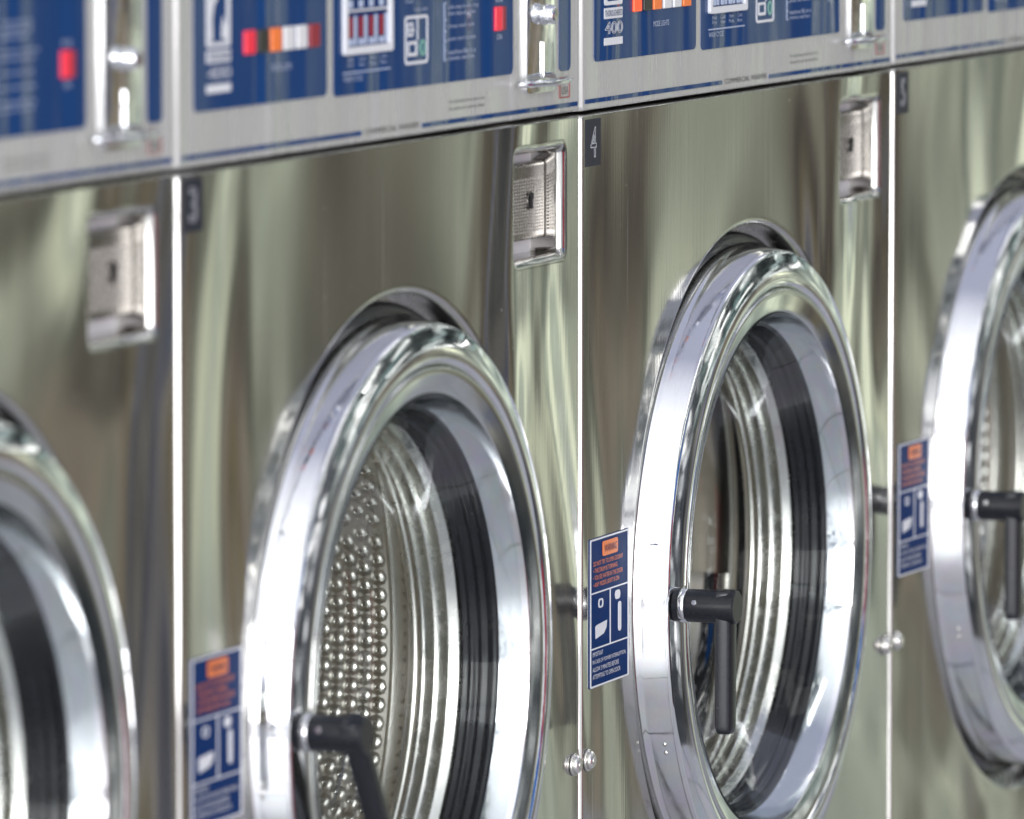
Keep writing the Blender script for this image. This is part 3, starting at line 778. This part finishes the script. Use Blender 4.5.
def over(under, col, fac):
    m = w.n('ShaderNodeMix', data_type='RGBA'); m.inputs['B'].default_value = (*col, 1); w.l(fac, m.inputs['Factor']); w.l(under, m.inputs['A']); return m.outputs['Result']


A_, Z_ = an.outputs[0], sx.outputs['Z']
# opposite side: random dark and pale blocks put in for the chrome to mirror
brv = w.n('ShaderNodeCombineXYZ'); w.l(A_, brv.inputs[0]); w.l(Z_, brv.inputs[1])
mp = w.n('ShaderNodeMapping'); mp.inputs['Scale'].default_value = (60, 9, 1); w.l(brv.outputs[0], mp.inputs['Vector'])
br = w.n('ShaderNodeTexBrick', i_Scale=1.0); br.inputs['Color1'].default_value = (0.0, 0, 0, 1); br.inputs['Color2'].default_value = (1, 1, 1, 1); br.inputs['Mortar'].default_value = (0.2, 0.2, 0.2, 1); br.inputs['Mortar Size'].default_value = 0.03
w.l(mp.outputs[0], br.inputs['Vector'])
st = ramp(w, [(0.0, (0.03, 0.035, 0.04)), (0.45, (0.10, 0.11, 0.13)), (0.62, (0.30, 0.34, 0.34)), (0.8, (0.9, 0.92, 0.95)), (1.0, (1.6, 1.6, 1.6))])
w.l(br.outputs['Color'], st.inputs[0])
stm = w.n('ShaderNodeMix', data_type='RGBA'); w.l(times(band(A_, az(46), az(106), 0.004), band(Z_, -0.2, 0.34, 0.02)), stm.inputs['Factor']); w.l(wall.outputs[0], stm.inputs['A']); w.l(st.outputs[0], stm.inputs['B'])
c = stm.outputs['Result']
# pale and dark blocks put in to break up the street side's white reflection
mp4 = w.n('ShaderNodeMapping'); mp4.inputs['Scale'].default_value = (34, 11, 1); w.l(brv.outputs[0], mp4.inputs['Vector'])
br4 = w.n('ShaderNodeTexBrick', i_Scale=1.0); br4.inputs['Color1'].default_value = (0, 0, 0, 1); br4.inputs['Color2'].default_value = (1, 1, 1, 1); br4.inputs['Mortar'].default_value = (0.25, 0.25, 0.25, 1); br4.inputs['Mortar Size'].default_value = 0.025
w.l(mp4.outputs[0], br4.inputs['Vector'])
st4 = ramp(w, [(0.0, (0.12, 0.13, 0.17)), (0.2, (0.45, 0.48, 0.62)), (0.4, (1.3, 1.32, 1.4)), (1.0, (2.1, 2.1, 2.15))]); w.l(br4.outputs['Color'], st4.inputs[0])
g4 = w.n('ShaderNodeMath', operation='MAXIMUM'); w.l(band(A_, az(116), 1.01, 0.004), g4.inputs[0]); w.l(band(A_, -0.01, az(-115), 0.004), g4.inputs[1])
m4_ = w.n('ShaderNodeMix', data_type='RGBA'); w.l(times(g4.outputs[0], band(Z_, -0.9, 0.36, 0.02)), m4_.inputs['Factor']); w.l(c, m4_.inputs['A']); w.l(st4.outputs[0], m4_.inputs['B'])
c = m4_.outputs['Result']
# the far end is a jumble: lighter and darker patches
npos = w.n('ShaderNodeMapping'); npos.inputs['Scale'].default_value = (1, 1, 1.6); w.l(tc.outputs['Generated'], npos.inputs['Vector'])
nn = w.n('ShaderNodeTexNoise', i_Scale=13.0, i_Detail=2.0, i_Roughness=0.5); w.l(npos.outputs[0], nn.inputs['Vector'])
nr = ramp(w, [(0.32, (0.28, 0.28, 0.29)), (0.48, (0.85, 0.86, 0.86)), (0.56, (1.1, 1.1, 1.08)), (0.68, (2.5, 2.4, 2.15))]); w.l(nn.outputs['Fac'], nr.inputs[0])
nmx = w.n('ShaderNodeMix', data_type='RGBA', blend_type='MULTIPLY'); w.l(band(A_, az(-12), az(46), 0.01), nmx.inputs['Factor']); w.l(c, nmx.inputs['A']); w.l(nr.outputs[0], nmx.inputs['B'])
c = nmx.outputs['Result']
# upper part of the far end: black, greenish and bright blocks put in for the door rings to mirror
mp2 = w.n('ShaderNodeMapping'); mp2.inputs['Scale'].default_value = (28, 17, 1); mp2.inputs['Rotation'].default_value = (0, 0, 0.25); w.l(brv.outputs[0], mp2.inputs['Vector'])
br2 = w.n('ShaderNodeTexBrick', i_Scale=1.0); br2.inputs['Color1'].default_value = (0, 0, 0, 1); br2.inputs['Color2'].default_value = (1, 1, 1, 1); br2.inputs['Mortar'].default_value = (0.1, 0.1, 0.1, 1); br2.inputs['Mortar Size'].default_value = 0.05
w.l(mp2.outputs[0], br2.inputs['Vector'])
st2 = ramp(w, [(0.0, (0.01, 0.013, 0.013)), (0.36, (0.04, 0.055, 0.055)), (0.46, (0.20, 0.32, 0.31)), (0.66, (0.30, 0.44, 0.42)), (0.78, (1.4, 1.5, 1.45)), (1.0, (3.0, 3.0, 2.9))])
w.l(br2.outputs['Color'], st2.inputs[0])
fm = w.n('ShaderNodeMix', data_type='RGBA'); w.l(times(band(A_, az(-70), az(44), 0.01), band(Z_, 0.05, 0.75, 0.02)), fm.inputs['Factor']); w.l(c, fm.inputs['A']); w.l(st2.outputs[0], fm.inputs['B'])
c = fm.outputs['Result']
c = over(c, (0.42, 0.02, 0.05), times(band(A_, az(74), az(94), 0.004), band(Z_, -0.35, 0.13, 0.01)))  # red and blue patches placed to give the door rings coloured reflections
c = over(c, (0.01, 0.14, 0.50), times(band(A_, az(66), az(98), 0.004), band(Z_, 0.13, 0.34, 0.01)))
# ceiling: bluish away from the windows, bright next to them
cl = w.n('ShaderNodeMapRange', i_1=-0.62, i_2=-0.12, i_3=1.0, i_4=0.0); w.l(sx.outputs['X'], cl.inputs[0])
cc = w.n('ShaderNodeMix', data_type='RGBA'); cc.inputs['A'].default_value = (0.44, 0.46, 0.60, 1); cc.inputs['B'].default_value = (1.5, 1.52, 1.6, 1); w.l(cl.outputs[0], cc.inputs['Factor'])
# ceiling over the opposite aisle: dark and bright blocks put in for the rings' reflections
dv1 = w.n('ShaderNodeMath', operation='DIVIDE'); w.l(sx.outputs['X'], dv1.inputs[0]); w.l(Z_, dv1.inputs[1])
dv2 = w.n('ShaderNodeMath', operation='DIVIDE'); w.l(sx.outputs['Y'], dv2.inputs[0]); w.l(Z_, dv2.inputs[1])
cuv = w.n('ShaderNodeCombineXYZ'); w.l(dv1.outputs[0], cuv.inputs[0]); w.l(dv2.outputs[0], cuv.inputs[1])
br3 = w.n('ShaderNodeTexBrick', i_Scale=5.0); br3.inputs['Color1'].default_value = (0, 0, 0, 1); br3.inputs['Color2'].default_value = (1, 1, 1, 1); br3.inputs['Mortar'].default_value = (0.1, 0.1, 0.1, 1); br3.inputs['Mortar Size'].default_value = 0.03
w.l(cuv.outputs[0], br3.inputs['Vector'])
st3 = ramp(w, [(0.0, (0.05, 0.06, 0.07)), (0.4, (0.16, 0.19, 0.20)), (0.66, (0.40, 0.44, 0.50)), (0.84, (0.55, 0.6, 0.65)), (0.9, (2.2, 2.2, 2.2)), (1.0, (2.4, 2.4, 2.4))])
w.l(br3.outputs['Color'], st3.inputs[0])
fy = w.n('ShaderNodeMapRange', i_1=-0.56, i_2=-0.46, i_3=1.0, i_4=0.0); w.l(sx.outputs['Y'], fy.inputs[0])
fxx = w.n('ShaderNodeMapRange', i_1=-0.50, i_2=-0.40, i_3=0.0, i_4=1.0); w.l(sx.outputs['X'], fxx.inputs[0])
cx = w.n('ShaderNodeMix', data_type='RGBA'); w.l(times(fy.outputs[0], fxx.outputs[0]), cx.inputs['Factor']); w.l(cc.outputs['Result'], cx.inputs['A']); w.l(st3.outputs[0], cx.inputs['B'])
ceil = w.n('ShaderNodeMapRange', i_1=0.40, i_2=0.44); w.l(Z_, ceil.inputs[0])
mixc = w.n('ShaderNodeMix', data_type='RGBA'); w.l(ceil.outputs[0], mixc.inputs['Factor']); w.l(c, mixc.inputs['A']); w.l(cx.outputs['Result'], mixc.inputs['B'])
w.l(mixc.outputs['Result'], bg.inputs[0]); w.l(bg.outputs[0], wo.inputs[0])


def area(name, loc, target, sx_, sy_, rad, col=(1, 1, 1)):
    d = bpy.data.lights.new(name, 'AREA'); d.shape = 'RECTANGLE'; d.size = sx_; d.size_y = sy_; d.color = col
    d.energy = rad * PI * sx_ * sy_
    o = bpy.data.objects.new(name, d); COL.objects.link(o); o.location = loc
    dr = (Vector(target) - Vector(loc)); o.rotation_euler = dr.to_track_quat('-Z', 'Y').to_euler()
    return o


# shop windows behind the camera, along the street side
for i, y in enumerate((-0.75, -2.45, -4.15, -5.85)):
    area('window_light', (-5.2, y, 1.05), (0, y, 1.05), 1.50, 1.9, 7.5, (1.0, 0.99, 1.0))
    area('window_light', (-5.2, y, 2.55), (0, y, 2.55), 1.50, 0.8, 7.5, (0.97, 0.98, 1.0))
# rows of ceiling tubes
for x in (-2.2, 0.4, 3.0, 5.6):
    for y in (-1.3, -3.2): area('ceiling_light', (x, y, 2.75), (x, y, 0), 1.2, 0.28, 3.5, (1.0, 0.98, 0.93))

# ------------------------------------------------------------------ camera
cd = bpy.data.cameras.new('camera'); cam = bpy.data.objects.new('camera', cd); COL.objects.link(cam); SC.camera = cam
# the fitted frame has x = 0 at the seam between the first and the second washer in full view
cam.location = (-3.8106, -1.63476, 0.25731 + H)
cam.rotation_euler = (PI / 2 - 0.09411, 0, -1.21094)
cd.sensor_width = 36; cd.lens = 7391.94 * 36 / 1024; cd.clip_end = 100; cd.clip_start = 0.1
cd.dof.use_dof = True; cd.dof.focus_distance = 4.88; cd.dof.aperture_fstop = 8.0; cd.dof.aperture_blades = 0
SC.view_settings.view_transform = 'Standard'; SC.view_settings.look = 'None'
SC.view_settings.exposure = 0; SC.view_settings.gamma = 1
SC.cycles.max_bounces = 14; SC.cycles.glossy_bounces = 8; SC.cycles.transparent_max_bounces = 16
